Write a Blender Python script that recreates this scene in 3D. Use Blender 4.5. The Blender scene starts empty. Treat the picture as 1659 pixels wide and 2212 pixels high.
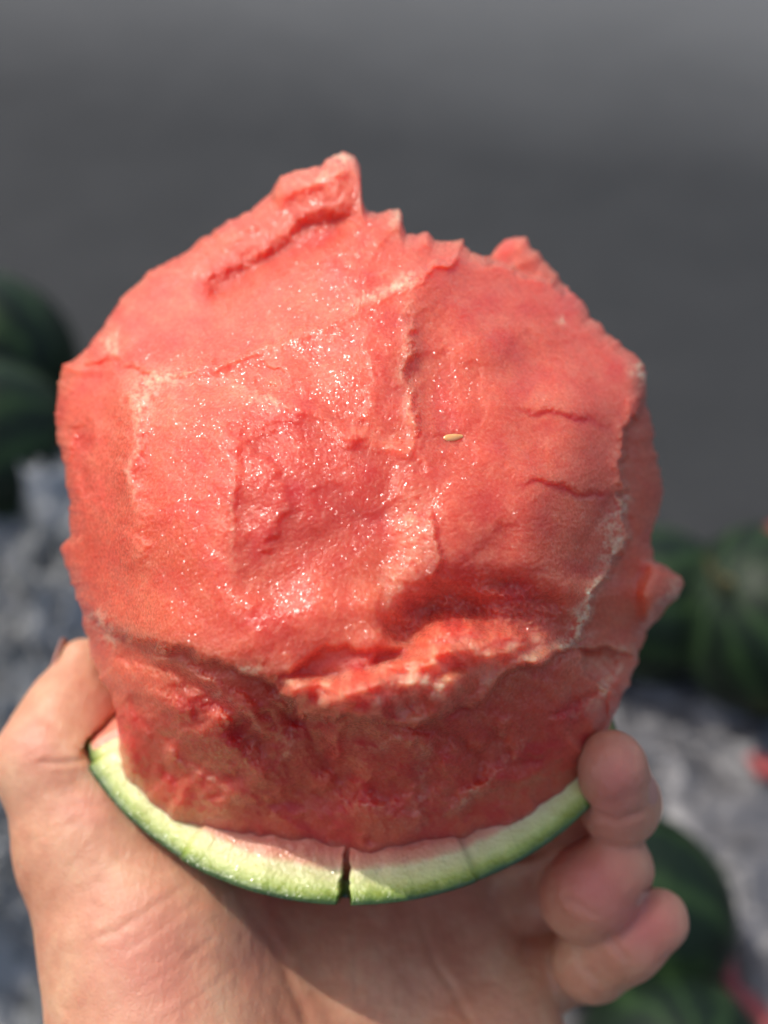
import bpy, math, time
import numpy as np
T0 = time.time()
RNG = np.random.default_rng(7)
scene = bpy.context.scene
COL = scene.collection

# ------------------------------------------------------------------ camera, sky, sun, exposure
PITCH = math.radians(45.0)          # the phone looks down at 45 degrees
CAM_H = 0.80                        # metres above the road
F_PX, CXP, CYP = 2372.0, 829.5, 1106.0   # focal length and centre on a 1659 x 2212 picture grid
cam_data = bpy.data.cameras.new('phone_camera')
cam = bpy.data.objects.new('phone_camera', cam_data)
COL.objects.link(cam)
cam.location = (0, 0, CAM_H)
cam.rotation_euler = (math.pi / 2 - PITCH, 0, 0)
cam_data.sensor_fit = 'VERTICAL'
cam_data.sensor_height = 36.0
cam_data.sensor_width = 27.0
cam_data.lens = F_PX / 2212.0 * 36.0
cam_data.clip_start = 0.01
cam_data.clip_end = 500.0
cam_data.dof.use_dof = True
cam_data.dof.focus_distance = 0.186
cam_data.dof.aperture_fstop = 8.0
scene.camera = cam

SUN_EL, SUN_AZ = math.radians(61.0), math.radians(-114.0)   # azimuth: from behind the camera, turned to its left
sun_dir = np.array([math.cos(SUN_EL) * math.sin(SUN_AZ), -math.cos(SUN_EL) * math.cos(SUN_AZ), math.sin(SUN_EL)])
sd = bpy.data.lights.new('sun', 'SUN')
sd.energy = 2.05
sd.angle = math.radians(0.53)
sd.color = (1.0, 0.955, 0.89)
sun = bpy.data.objects.new('sun', sd)
COL.objects.link(sun)
from mathutils import Vector
sun.rotation_euler = Vector(sun_dir.tolist()).to_track_quat('Z', 'Y').to_euler()
sun.location = (-1, -1, 3)

world = bpy.data.worlds.new('World')
scene.world = world
world.use_nodes = True
wn = world.node_tree
for nd in list(wn.nodes):
    wn.nodes.remove(nd)
sky = wn.nodes.new('ShaderNodeTexSky')
sky.sky_type = 'NISHITA'
sky.sun_disc = False
sky.sun_elevation = SUN_EL
sky.sun_rotation = math.atan2(sun_dir[0], sun_dir[1])
sky.air_density = 1.0
sky.dust_density = 4.0
sky.ozone_density = 0.6
bg = wn.nodes.new('ShaderNodeBackground')
bg.inputs['Strength'].default_value = 0.15
wo = wn.nodes.new('ShaderNodeOutputWorld')
wn.links.new(sky.outputs[0], bg.inputs[0])
wn.links.new(bg.outputs[0], wo.inputs[0])

scene.view_settings.view_transform = 'Standard'
scene.view_settings.look = 'None'
scene.view_settings.gamma = 1.0
scene.view_settings.exposure = 0.36
scene.view_settings.use_curve_mapping = False
scene.cycles.use_denoising = True
scene.cycles.sample_clamp_indirect = 6.0

# ------------------------------------------------------------------ frames of reference
# millimetres in the camera's axes (x right, y up, z towards the lens)  ->  metres in the world
CS, SN = math.cos(PITCH), math.sin(PITCH)
def cam2world(p):
    p = np.asarray(p, float)
    x, y, z = p[..., 0], p[..., 1], p[..., 2]
    return np.stack([x, SN * y - CS * z, CS * y + SN * z], -1) * 0.001 + np.array([0, 0, CAM_H])
def px2cam(x, y, d):
    x, y, d = np.asarray(x, float), np.asarray(y, float), np.asarray(d, float)
    return np.stack([(x - CXP) / F_PX * d, -(y - CYP) / F_PX * d, -d + 0 * x], -1)
def ground(x, y, z=0.0):
    r = np.array([(x - CXP) / F_PX, -(y - CYP) / F_PX, -1.0])
    w = np.array([r[0], SN * r[1] - CS * r[2], CS * r[1] + SN * r[2]])
    k = (z - CAM_H) / w[2]
    return np.array([w[0] * k, w[1] * k, z])
UPV = np.array([0, CS, SN])          # world up in camera axes
FWD = np.array([0, -SN, CS])         # horizontal, towards the camera
RC = np.array([-6.2, -27.3, -248.6]) # centre of the cut rim of the peel, camera mm

# ------------------------------------------------------------------ mesh helpers
def mesh_np(name, V, F, mat, parent=None, smooth=True, attrs=None, origin=None):
    V = np.asarray(V, np.float32)
    F = np.asarray(F, np.int32)
    k = F.shape[1]
    if origin is None:
        origin = np.zeros(3)
    me = bpy.data.meshes.new(name)
    me.vertices.add(len(V))
    me.vertices.foreach_set('co', (V - np.asarray(origin, np.float32)).ravel())
    me.loops.add(F.size)
    me.loops.foreach_set('vertex_index', F.ravel())
    me.polygons.add(len(F))
    me.polygons.foreach_set('loop_start', np.arange(0, F.size, k, dtype=np.int32))
    me.polygons.foreach_set('loop_total', np.full(len(F), k, np.int32))
    me.polygons.foreach_set('use_smooth', np.full(len(F), smooth))
    me.update(calc_edges=True)
    me.validate()
    for an, av in (attrs or {}).items():
        a = me.attributes.new(an, 'FLOAT', 'POINT')
        a.data.foreach_set('value', np.asarray(av, np.float32).ravel())
    me.materials.append(mat)
    o = bpy.data.objects.new(name, me)
    COL.objects.link(o)
    o.location = tuple(float(v) for v in origin)
    if parent is not None:
        o.parent = parent
        o.matrix_parent_inverse.identity()
        o.location = tuple(float(a - b) for a, b in zip(origin, parent.location))
    return o
def empty(name, loc):
    o = bpy.data.objects.new(name, None)
    o.empty_display_size = 0.02
    o.location = tuple(float(v) for v in loc)
    COL.objects.link(o)
    return o
def tag(o, label=None, cat=None, group=None, kind=None):
    for k, v in (('label', label), ('category', cat), ('group', group), ('kind', kind)):
        if v:
            o[k] = v
    return o
def grid_faces(nu, nv, wrap_u=False):
    iu = np.arange(nu if wrap_u else nu - 1)
    iv = np.arange(nv - 1)
    a, b = np.meshgrid(iu, iv, indexing='ij')
    a2 = (a + 1) % nu
    return np.stack([a * nv + b, a2 * nv + b, a2 * nv + b + 1, a * nv + b + 1], -1).reshape(-1, 4)
def smoothstep(x):
    x = np.clip(x, 0, 1)
    return x * x * (3 - 2 * x)
# smooth 3-D value noise
_tab = RNG.random((64, 64, 64)).astype(np.float32) * 2 - 1
def vnoise(P, s, off=0.0):
    q = np.asarray(P, np.float32) * s + off
    i = np.floor(q).astype(np.int32)
    f = q - i
    f = f * f * (3 - 2 * f)
    r = 0
    for dx in (0, 1):
        wx = f[..., 0] if dx else 1 - f[..., 0]
        for dy in (0, 1):
            wy = f[..., 1] if dy else 1 - f[..., 1]
            for dz in (0, 1):
                wz = f[..., 2] if dz else 1 - f[..., 2]
                r = r + wx * wy * wz * _tab[(i[..., 0] + dx) & 63, (i[..., 1] + dy) & 63, (i[..., 2] + dz) & 63]
    return r

# ------------------------------------------------------------------ material helper
class Mat:
    def __init__(self, name):
        self.m = bpy.data.materials.new(name)
        self.m.use_nodes = True
        self.t = self.m.node_tree
        self.b = self.t.nodes['Principled BSDF']
        self.out = self.t.nodes['Material Output']
    def n(self, ty, **kw):
        nd = self.t.nodes.new(ty)
        for k, v in kw.items():
            if k in nd.inputs:
                nd.inputs[k].default_value = v
            else:
                setattr(nd, k, v)
        return nd
    def l(self, a, b):
        self.t.links.new(a, b)
    def attr(self, name):
        return self.n('ShaderNodeAttribute', attribute_name=name).outputs['Fac']
    def coord(self):
        return self.n('ShaderNodeTexCoord').outputs['Object']
    def noise(self, scale, detail=3.0, rough=0.55, vec=None, dist=0.0):
        nd = self.n('ShaderNodeTexNoise', Scale=scale, Detail=detail, Roughness=rough, Distortion=dist)
        self.l(vec if vec is not None else self.coord(), nd.inputs['Vector'])
        return nd.outputs['Fac']
    def ramp(self, fac, stops, interp='LINEAR'):
        nd = self.n('ShaderNodeValToRGB')
        cr = nd.color_ramp
        cr.interpolation = interp
        while len(cr.elements) < len(stops):
            cr.elements.new(0.5)
        for e, (p, c) in zip(cr.elements, stops):
            e.position = p
            e.color = (c, c, c, 1) if isinstance(c, (int, float)) else (*c, 1)
        self.l(fac, nd.inputs[0])
        return nd.outputs[0]
    def mix(self, fac, a, b, mode='MIX'):
        nd = self.n('ShaderNodeMix', data_type='RGBA', blend_type=mode)
        for sock, v in ((nd.inputs[0], fac), (nd.inputs[6], a), (nd.inputs[7], b)):
            if isinstance(v, (int, float)):
                sock.default_value = v
            elif isinstance(v, tuple):
                sock.default_value = (*v, 1)
            else:
                self.l(v, sock)
        return nd.outputs[2]
    def math(self, op, a, b=0.0, clamp=False):
        nd = self.n('ShaderNodeMath', operation=op, use_clamp=clamp)
        for i, v in enumerate((a, b)):
            if isinstance(v, (int, float)):
                nd.inputs[i].default_value = v
            else:
                self.l(v, nd.inputs[i])
        return nd.outputs[0]
    def bump(self, h, dist, strength=1.0, prev=None):
        nd = self.n('ShaderNodeBump', Strength=strength, Distance=dist)
        self.l(h, nd.inputs['Height'])
        if prev is not None:
            self.l(prev, nd.inputs['Normal'])
        return nd.outputs['Normal']
    def set(self, **kw):
        for k, v in kw.items():
            k = k.replace('_', ' ')
            s = self.b.inputs[k]
            if isinstance(v, (int, float)):
                s.default_value = v
            elif isinstance(v, tuple):
                s.default_value = (*v, 1) if s.type == 'RGBA' else v
            else:
                self.l(v, s)

# ------------------------------------------------------------------ materials
def m_flesh():
    M = Mat('watermelon_flesh')
    co = M.coord()
    cream, deep = M.attr('cream'), M.attr('deep')
    n1 = M.noise(70, 5, 0.65)
    n2 = M.noise(420, 3, 0.6)
    base = M.ramp(M.math('ADD', M.math('MULTIPLY', n1, 0.75), M.math('MULTIPLY', n2, 0.25)),
                  [(0.28, (0.60, 0.060, 0.031)), (0.5, (0.68, 0.100, 0.053)), (0.72, (0.76, 0.180, 0.098))])
    base = M.mix(M.math('MULTIPLY', M.ramp(M.noise(24, 3, 0.5), [(0.42, 0.0), (0.62, 1.0)]), 0.26), base, (0.80, 0.225, 0.100))
    gr = M.noise(1500, 2, 0.6)
    base = M.mix(M.ramp(gr, [(0.5, 0.0), (0.75, 0.30)]), base, (0.90, 0.34, 0.21))
    base = M.mix(M.ramp(gr, [(0.28, 0.30), (0.5, 0.0)]), base, (0.52, 0.040, 0.024))
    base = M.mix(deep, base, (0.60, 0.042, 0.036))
    base = M.mix(cream, base, (0.86, 0.53, 0.34))
    # pale fibres and cells
    v = M.n('ShaderNodeTexVoronoi', Scale=1500.0, feature='F1')
    M.l(co, v.inputs['Vector'])
    cell = M.ramp(v.outputs['Distance'], [(0.0, 1.0), (0.55, 0.0)])
    base = M.mix(M.math('MULTIPLY', cell, 0.10), base, (0.92, 0.40, 0.27))
    wet = M.ramp(M.noise(55, 3, 0.6), [(0.44, 0.0), (0.60, 1.0)])
    v2 = M.n('ShaderNodeTexVoronoi', Scale=1700.0, feature='F1')
    M.l(co, v2.inputs['Vector'])
    drop = M.math('MULTIPLY', v2.outputs['Distance'], v2.outputs['Distance'])
    pick = M.ramp(v2.outputs['Color'], [(0.50, 0.0), (0.75, 1.0)])
    drop = M.math('MULTIPLY', drop, M.math('MULTIPLY', M.math('ADD', 0.18, wet), pick))
    nb = M.bump(M.noise(420, 4, 0.65), 0.0006, 0.09)
    nb = M.bump(gr, 0.00022, 0.35, M.bump(cell, 0.00025, 0.16, nb))
    v3 = M.n('ShaderNodeTexVoronoi', Scale=2500.0, feature='F1')        # every juice cell ends in a little wet facet of its own tilt
    M.l(co, v3.inputs['Vector'])
    sub = M.n('ShaderNodeVectorMath', operation='SUBTRACT')
    M.l(v3.outputs['Color'], sub.inputs[0]); sub.inputs[1].default_value = (0.5, 0.5, 0.5)
    scl = M.n('ShaderNodeVectorMath', operation='SCALE')
    M.l(sub.outputs[0], scl.inputs[0]); M.l(M.math('ADD', 0.45, M.math('MULTIPLY', wet, 0.62)), scl.inputs['Scale'])
    add = M.n('ShaderNodeVectorMath', operation='ADD')
    M.l(nb, add.inputs[0]); M.l(scl.outputs[0], add.inputs[1])
    nrm = M.n('ShaderNodeVectorMath', operation='NORMALIZE')
    M.l(add.outputs[0], nrm.inputs[0])
    nb2 = nrm.outputs[0]
    M.set(Base_Color=base, Roughness=0.45, Subsurface_Weight=0.95, Subsurface_Scale=1.0,
          Subsurface_Radius=(0.0120, 0.0036, 0.0022), Specular_IOR_Level=0.22, Coat_Weight=0.85,
          Coat_Roughness=0.14, Coat_IOR=1.36, Normal=nb)
    M.l(nb2, M.b.inputs['Coat Normal'])
    return M.m
def m_rind():
    M = Mat('watermelon_rind')
    dep, skin, pink = M.attr('rind_depth'), M.attr('skin'), M.attr('pink')
    n1 = M.noise(350, 4, 0.65)
    dd = M.math('ADD', dep, M.math('MULTIPLY', M.math('SUBTRACT', n1, 0.5), 1.6))
    dd = M.math('MULTIPLY', dd, 0.1)
    cut = M.ramp(dd, [(0.0, (0.030, 0.070, 0.010)), (0.08, (0.12, 0.20, 0.020)), (0.19, (0.33, 0.42, 0.08)), (0.33, (0.58, 0.63, 0.24)),
                      (0.58, (0.68, 0.64, 0.33)), (0.70, (0.66, 0.34, 0.20)), (0.95, (0.64, 0.18, 0.11))])
    cut = M.mix(pink, cut, (0.78, 0.30, 0.20))
    w = M.n('ShaderNodeTexNoise', Scale=26.0, Detail=5.0)
    M.l(M.coord(), w.inputs['Vector'])
    sk = M.ramp(w.outputs['Fac'], [(0.35, (0.014, 0.032, 0.005)), (0.6, (0.045, 0.085, 0.014))])
    col = M.mix(skin, cut, sk)
    v = M.n('ShaderNodeTexVoronoi', Scale=1200.0)
    M.l(M.coord(), v.inputs['Vector'])
    nb = M.bump(M.noise(700, 3, 0.6), 0.0006, 0.22)
    nb = M.bump(v.outputs['Distance'], 0.0005, 0.25, nb)
    M.set(Base_Color=col, Roughness=0.45, Subsurface_Weight=M.math('SUBTRACT', 0.6, M.math('MULTIPLY', skin, 0.6)), Subsurface_Scale=1.0,
          Subsurface_Radius=(0.0016, 0.0022, 0.0010), Specular_IOR_Level=0.5, Normal=nb, Coat_Weight=0.7, Coat_Roughness=0.14, Coat_IOR=1.36)
    sub = M.n('ShaderNodeVectorMath', operation='SUBTRACT')
    v3 = M.n('ShaderNodeTexVoronoi', Scale=2200.0)
    M.l(M.coord(), v3.inputs['Vector'])
    M.l(v3.outputs['Color'], sub.inputs[0]); sub.inputs[1].default_value = (0.5, 0.5, 0.5)
    scl = M.n('ShaderNodeVectorMath', operation='SCALE')
    M.l(sub.outputs[0], scl.inputs[0]); scl.inputs['Scale'].default_value = 0.9
    add = M.n('ShaderNodeVectorMath', operation='ADD')
    M.l(nb, add.inputs[0]); M.l(scl.outputs[0], add.inputs[1])
    nrm = M.n('ShaderNodeVectorMath', operation='NORMALIZE')
    M.l(add.outputs[0], nrm.inputs[0])
    M.l(nrm.outputs[0], M.b.inputs['Coat Normal'])
    return M.m
def m_skin():
    M = Mat('skin')
    red = M.attr('flush')
    n1 = M.noise(45, 4, 0.55)
    n2 = M.noise(900, 3, 0.6)
    base = M.ramp(M.math('ADD', M.math('MULTIPLY', n1, 0.6), M.math('MULTIPLY', M.noise(170, 4, 0.65), 0.4)), [(0.34, (0.49, 0.210, 0.122)), (0.5, (0.575, 0.292, 0.175)), (0.66, (0.635, 0.385, 0.235))])
    base = M.mix(red, base, (0.60, 0.185, 0.145))
    v = M.n('ShaderNodeTexVoronoi', Scale=950.0, feature='DISTANCE_TO_EDGE')
    M.l(M.coord(), v.inputs['Vector'])
    lines = M.n('ShaderNodeTexWave', Scale=210.0, Distortion=7.0, Detail=3.0)
    lines.inputs['Detail Scale'].default_value = 2.0
    M.l(M.coord(), lines.inputs['Vector'])
    nb = M.bump(M.noise(330, 5, 0.7), 0.0008, 0.4)
    nb = M.bump(lines.outputs['Fac'], 0.0002, 0.12, nb)
    nb = M.bump(v.outputs['Distance'], 0.0004, 0.25, nb)
    M.set(Base_Color=base, Roughness=M.math('ADD', 0.36, M.math('MULTIPLY', n2, 0.2)), Subsurface_Weight=0.6, Subsurface_Scale=1.0,
          Subsurface_Radius=(0.0042, 0.0013, 0.0007), Specular_IOR_Level=0.42, Normal=nb)
    return M.m
def m_nail():
    M = Mat('nail')
    M.set(Base_Color=(0.56, 0.27, 0.205), Roughness=0.45, Specular_IOR_Level=0.3)
    return M.m
def m_seed():
    M = Mat('pale_seed')
    M.set(Base_Color=M.ramp(M.noise(500), [(0.3, (0.74, 0.33, 0.10)), (0.7, (0.84, 0.48, 0.20))]), Roughness=0.25,
          Subsurface_Weight=0.4, Subsurface_Scale=1.0, Subsurface_Radius=(0.001, 0.0006, 0.0003), Coat_Weight=0.6, Coat_Roughness=0.1)
    return M.m
def m_road():
    M = Mat('asphalt')
    big = M.noise(1.3, 4, 0.55)
    mid = M.noise(9, 4, 0.6)
    fine = M.noise(420, 3, 0.7)
    c = M.ramp(big, [(0.3, (0.012, 0.014, 0.015)), (0.7, (0.020, 0.022, 0.023))])
    c = M.mix(0.35, c, M.ramp(mid, [(0.35, (0.010, 0.012, 0.013)), (0.68, (0.030, 0.032, 0.033))]))
    c = M.mix(0.25, c, M.ramp(fine, [(0.4, (0.03, 0.03, 0.03)), (0.65, (0.16, 0.16, 0.16))]))
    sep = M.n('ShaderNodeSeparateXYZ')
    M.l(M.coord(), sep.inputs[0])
    far_sheen = M.math('ADD', M.math('ADD', sep.outputs['Y'], M.math('MULTIPLY', sep.outputs['X'], 0.3)), M.math('MULTIPLY', M.math('SUBTRACT', M.noise(1.6, 3), 0.5), 0.45))
    c = M.mix(M.ramp(M.math('MULTIPLY', far_sheen, 0.25), [(0.40, 0.0), (0.85, 1.0)]), c, (0.19, 0.195, 0.195))      # grazing sky sheen painted into the base colour, paler with distance
    M.set(Base_Color=c, Roughness=0.7, Specular_IOR_Level=0.12, Normal=M.bump(fine, 0.003, 0.4))
    return M.m
def m_tarp(name, lo, hi, trans=0.0, rough=0.35):
    M = Mat(name)
    n1 = M.noise(14, 5, 0.65)
    n2 = M.noise(75, 3, 0.6)
    c = M.ramp(M.math('ADD', M.math('MULTIPLY', n1, 0.6), M.math('MULTIPLY', n2, 0.4)), [(0.34, lo), (0.66, hi)])
    M.set(Base_Color=c, Roughness=rough, Specular_IOR_Level=0.5, Normal=M.bump(n2, 0.006, 0.6))
    if trans:
        tr = M.n('ShaderNodeBsdfTransparent')
        mx = M.n('ShaderNodeMixShader')
        M.l(M.ramp(n1, [(0.35, trans * 1.5), (0.65, trans * 0.4)]), mx.inputs[0])
        M.l(M.b.outputs[0], mx.inputs[1])
        M.l(tr.outputs[0], mx.inputs[2])
        M.l(mx.outputs[0], M.out.inputs['Surface'])
    return M.m
def m_melon():
    M = Mat('green_melon_skin')
    st = M.attr('stripe')
    n = M.noise(60, 4, 0.6)
    f = M.math('ADD', st, M.math('MULTIPLY', M.math('SUBTRACT', n, 0.5), 0.5))
    c = M.ramp(f, [(0.40, (0.005, 0.012, 0.005)), (0.75, (0.010, 0.024, 0.008)), (1.0, (0.020, 0.042, 0.013))])
    M.set(Base_Color=c, Roughness=0.5, Specular_IOR_Level=0.22, Normal=M.bump(M.noise(30, 2), 0.004, 0.3))
    return M.m
def m_plain(name, c, r=0.5, sss=0.0):
    M = Mat(name)
    n = M.noise(120, 3)
    M.set(Base_Color=M.mix(n, tuple(v * 0.8 for v in c), tuple(min(1, v * 1.2) for v in c)), Roughness=r)
    return M.m
FLESH, RIND, SKIN, NAIL, SEED = m_flesh(), m_rind(), m_skin(), m_nail(), m_seed()

# ------------------------------------------------------------------ the setting: road
S = 200.0
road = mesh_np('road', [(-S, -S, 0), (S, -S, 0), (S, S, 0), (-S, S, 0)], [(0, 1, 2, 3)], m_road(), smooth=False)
tag(road, 'dark grey asphalt road surface behind and below the melon', 'road', kind='structure')

# ------------------------------------------------------------------ peeled watermelon: sculpting grid (2 px of a 1659 x 2212 picture plane through the melon)
STEP = 2.0
GX, GY = np.meshgrid(np.arange(60, 1521, STEP), np.arange(270, 1961, STEP))
GX, GY = GX.astype(np.float32), GY.astype(np.float32)
HH, WW = GX.shape
fy, fx = np.fft.fftfreq(HH, STEP)[:, None], np.fft.rfftfreq(WW, STEP)[None, :]
def field(wave, seed, ax=1.0, ay=1.0, ang=0.0, sharp=1.0):
    """band noise, unit variance, wavelength in px, stretched by ax / ay along a direction"""
    r = np.random.default_rng(seed).standard_normal((HH, WW))
    ca, sa = math.cos(ang), math.sin(ang)
    u, v = (fx * ca + fy * sa) * ax, (-fx * sa + fy * ca) * ay
    k = np.sqrt(u * u + v * v) * wave
    H = k * np.exp(-(k ** 2) * sharp)
    o = np.fft.irfft2(np.fft.rfft2(r) * H, s=(HH, WW))
    return (o / o.std()).astype(np.float32)
def blur(a, s):
    H = np.exp(-2 * (np.pi ** 2) * (s ** 2) * (fx ** 2 + fy ** 2))
    return np.fft.irfft2(np.fft.rfft2(a) * H, s=(HH, WW)).astype(np.float32)
WX = GX + 1.6 * field(26, 1) + 5 * field(90, 2) + 0.8 * field(9, 11)
WY = GY + 1.6 * field(26, 3) + 5 * field(90, 4) + 0.8 * field(9, 12)
def poly_mask(pts, soft=2.0):
    P = np.array(pts, float)
    ins = np.zeros((HH, WW), bool)
    for (x0, y0), (x1, y1) in zip(P, np.roll(P, -1, 0)):
        if y0 == y1:
            continue
        c = ((WY < y0) != (WY < y1))
        ins ^= c & (WX < (x1 - x0) * (WY - y0) / (y1 - y0) + x0)
    return blur(ins.astype(np.float32), soft)
def pline(pts):
    """signed distance to an open polyline (positive on its left when walking in image axes) and the run along it 0..1"""
    P = np.array(pts, np.float32)
    seg = np.hypot(*(P[1:] - P[:-1]).T)
    cum = np.r_[0, np.cumsum(seg)]
    best = np.full((HH, WW), 1e9, np.float32)
    sg = np.zeros_like(best)
    run = np.zeros_like(best)
    for i in range(len(seg)):
        a, b = P[i], P[i + 1]
        dx, dy = (b - a) / seg[i]
        ux, uy = WX - a[0], WY - a[1]
        s0 = ux * dx + uy * dy
        s = np.clip(s0, 0, seg[i])
        d = np.hypot(ux - s * dx, uy - s * dy)
        m = d < best
        best[m] = d[m]
        sg[m] = (ux * dy - uy * dx)[m]
        run[m] = ((cum[i] + s) / cum[-1])[m]
    return best * np.sign(sg), best, run
def taper(run, e=0.12):
    return smoothstep(run / e) * smoothstep((1 - run) / e)
def edge(pts, amp, decay, w=5.0, e=0.12):
    """a torn step: the left of the line stands proud by amp and eases back over decay px"""
    s, d, run = pline(pts)
    return amp * smoothstep(s / w * 0.5 + 0.5) * np.exp(-np.maximum(s, 0) / decay) * taper(run, e) * (d < decay * 6)
def groove(pts, amp, w, e=0.12):
    s, d, run = pline(pts)
    return amp * np.exp(-(d / w) ** 2) * taper(run, e)
def spot(x, y, rx, ry, a=0.0):
    ca, sa = math.cos(a), math.sin(a)
    u, v = (WX - x) * ca + (WY - y) * sa, -(WX - x) * sa + (WY - y) * ca
    return np.exp(-(u / rx) ** 2 - (v / ry) ** 2)

OUT = np.array([(740, 328), (765, 338), (778, 362), (780, 400), (781, 428), (788, 444), (796, 458), (815, 460), (840, 452), (862, 449), (869, 462), (869, 482),
 (877, 507), (900, 511), (922, 499), (938, 517), (965, 521), (1001, 516), (1000, 532), (1018, 545), (1045, 552), (1058, 556), (1070, 538), (1090, 520),
 (1115, 514), (1136, 513), (1144, 530), (1166, 548), (1190, 580), (1215, 612), (1245, 640), (1275, 680), (1310, 715), (1345, 750), (1385, 778), (1399, 805),
 (1393, 842), (1399, 880), (1412, 950), (1422, 1000), (1431, 1060), (1426, 1095), (1412, 1130), (1406, 1175), (1412, 1212), (1440, 1224), (1470, 1244), (1476, 1262),
 (1462, 1290), (1430, 1325), (1400, 1362), (1386, 1400), (1364, 1460), (1347, 1500), (1326, 1550), (1303, 1600), (1287, 1640), (1268, 1690), (1250, 1750),
 (1200, 1812), (1100, 1866), (950, 1898), (740, 1908), (560, 1886), (420, 1836), (320, 1766), (268, 1690), (259, 1640), (260, 1600), (250, 1540), (240, 1500),
 (216, 1455), (196, 1420), (187, 1380), (180, 1330), (160, 1270), (143, 1230), (132, 1188), (149, 1163), (151, 1120), (149, 1080), (141, 1020), (131, 970),
 (119, 930), (121, 880), (128, 830), (138, 790), (158, 777), (186, 755), (206, 730), (226, 700), (246, 665), (281, 625), (331, 585), (400, 545), (430, 520),
 (480, 488), (540, 455), (580, 425), (594, 402), (606, 380), (640, 368), (690, 361), (708, 345), (724, 332)], float)
C0 = np.array([775.0, 1120.0])
oang = np.unwrap(np.arctan2(OUT[:, 1] - C0[1], OUT[:, 0] - C0[0]))
orad = np.hypot(OUT[:, 1] - C0[1], OUT[:, 0] - C0[0])
srt = np.argsort(oang)
oang, orad = oang[srt], orad[srt]

# depth of the carved front, mm from the lens, at places on the picture grid
CTL = np.array([
 (740, 1900, 213), (730, 1840, 209), (740, 1700, 201), (740, 1562, 174), (740, 1620, 187), (440, 1770, 211), (560, 1650, 196), (300, 1700, 219), (300, 1600, 206), (430, 1560, 189),
 (925, 1835, 211), (1100, 1790, 214), (1260, 1700, 223), (1000, 1650, 196), (1000, 1570, 184), (900, 1566, 174), (1180, 1600, 200), (1280, 1560, 211), (1320, 1450, 209),
 (600, 1450, 174), (740, 1470, 173), (900, 1470, 173), (1050, 1440, 177), (1200, 1420, 187), (430, 1420, 177), (280, 1400, 190), (190, 1400, 218), (200, 1330, 206),
 (740, 1300, 174), (600, 1300, 174), (450, 1250, 177), (300, 1200, 186), (170, 1200, 208), (900, 1300, 176), (1050, 1250, 177), (1200, 1200, 184), (1330, 1180, 196),
 (740, 1100, 177), (560, 1100, 177), (420, 1050, 181), (290, 1000, 190), (160, 1000, 212), (900, 1100, 179), (1050, 1050, 182), (1200, 1000, 189), (1340, 1000, 200), (1430, 1080, 222),
 (740, 900, 184), (560, 900, 184), (400, 880, 190), (280, 850, 197), (150, 850, 220), (900, 900, 187), (1050, 870, 191), (1200, 850, 198), (1380, 830, 212),
 (740, 700, 196), (560, 780, 195), (400, 790, 200), (300, 760, 209), (200, 760, 224), (900, 700, 197), (1050, 700, 202), (1200, 720, 210), (1290, 720, 218),
 (740, 560, 207), (560, 620, 212), (420, 680, 212), (300, 660, 222), (420, 570, 227), (900, 560, 208), (1000, 560, 212), (1130, 600, 219), (860, 480, 216),
 (740, 450, 215), (600, 480, 224), (740, 350, 219), (620, 390, 224), (1420, 1260, 214), (1400, 1350, 220), (1130, 540, 224)], float)
def tps(ctl, X, Y, lam=2.0):
    s = 0.01
    P = ctl[:, :2] * s
    n = len(P)
    def U(r2):
        return 0.5 * r2 * np.log(r2 + 1e-9)
    K = U(((P[:, None] - P[None]) ** 2).sum(-1)) + lam * np.eye(n)
    Q = np.c_[np.ones(n), P]
    A = np.block([[K, Q], [Q.T, np.zeros((3, 3))]])
    w = np.linalg.solve(A, np.r_[ctl[:, 2], 0, 0, 0])
    R = np.zeros(X.shape)
    for i in range(n):
        R += w[i] * U((X * s - P[i, 0]) ** 2 + (Y * s - P[i, 1]) ** 2)
    return R + w[n] + w[n + 1] * X * s + w[n + 2] * Y * s
lo = tps(CTL, GX[::6, ::6].astype(float), GY[::6, ::6].astype(float))
def up6(a):
    yi, xi = np.arange(HH) / 6.0, np.arange(WW) / 6.0
    y0, x0 = np.minimum(yi.astype(int), a.shape[0] - 2), np.minimum(xi.astype(int), a.shape[1] - 2)
    ty, tx = (yi - y0)[:, None], (xi - x0)[None, :]
    return (a[y0][:, x0] * (1 - ty) * (1 - tx) + a[y0 + 1][:, x0] * ty * (1 - tx) + a[y0][:, x0 + 1] * (1 - ty) * tx + a[y0 + 1][:, x0 + 1] * ty * tx)
DEPTH = blur(up6(lo), 4).astype(np.float32)
DEPTH = up6(lo).astype(np.float32)

R = np.zeros((HH, WW), np.float32)       # relief, mm towards the lens
deep = np.zeros_like(R)
cream = np.zeros_like(R)
# --- top: thin crest with a scooped valley below it
R += groove([(800, 462), (720, 492), (620, 545), (520, 600), (420, 665)], -5.0, 34, 0.2)
R += groove([(585, 420), (640, 395), (700, 380), (745, 360)], 2.0, 26)
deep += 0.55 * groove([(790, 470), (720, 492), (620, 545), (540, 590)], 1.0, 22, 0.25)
R += groove([(300, 640), (420, 560), (560, 470)], 1.2, 22)
# --- ridge between the top scoop and the middle facets
R += edge([(1000, 535), (880, 622), (700, 690), (580, 745), (450, 785), (330, 805)], 2.4, 70, 8)
R += groove([(1000, 545), (880, 615), (800, 650)], 1.4, 8)
# --- step down the middle, left slab stands proud of the right one
R += edge([(905, 1010), (895, 980), (902, 900), (888, 820), (893, 720), (882, 625)][::-1], -0.0, 10)
R += edge([(882, 618), (893, 720), (886, 820), (902, 900), (893, 985), (885, 1020)][::-1], 2.0, 170, 11, 0.3)
R += groove([(915, 640), (912, 760), (916, 900), (912, 1000)], -0.2, 12, 0.3) + groove([(935, 640), (935, 780), (940, 920), (930, 1000)], -1.3, 42, 0.3)
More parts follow.
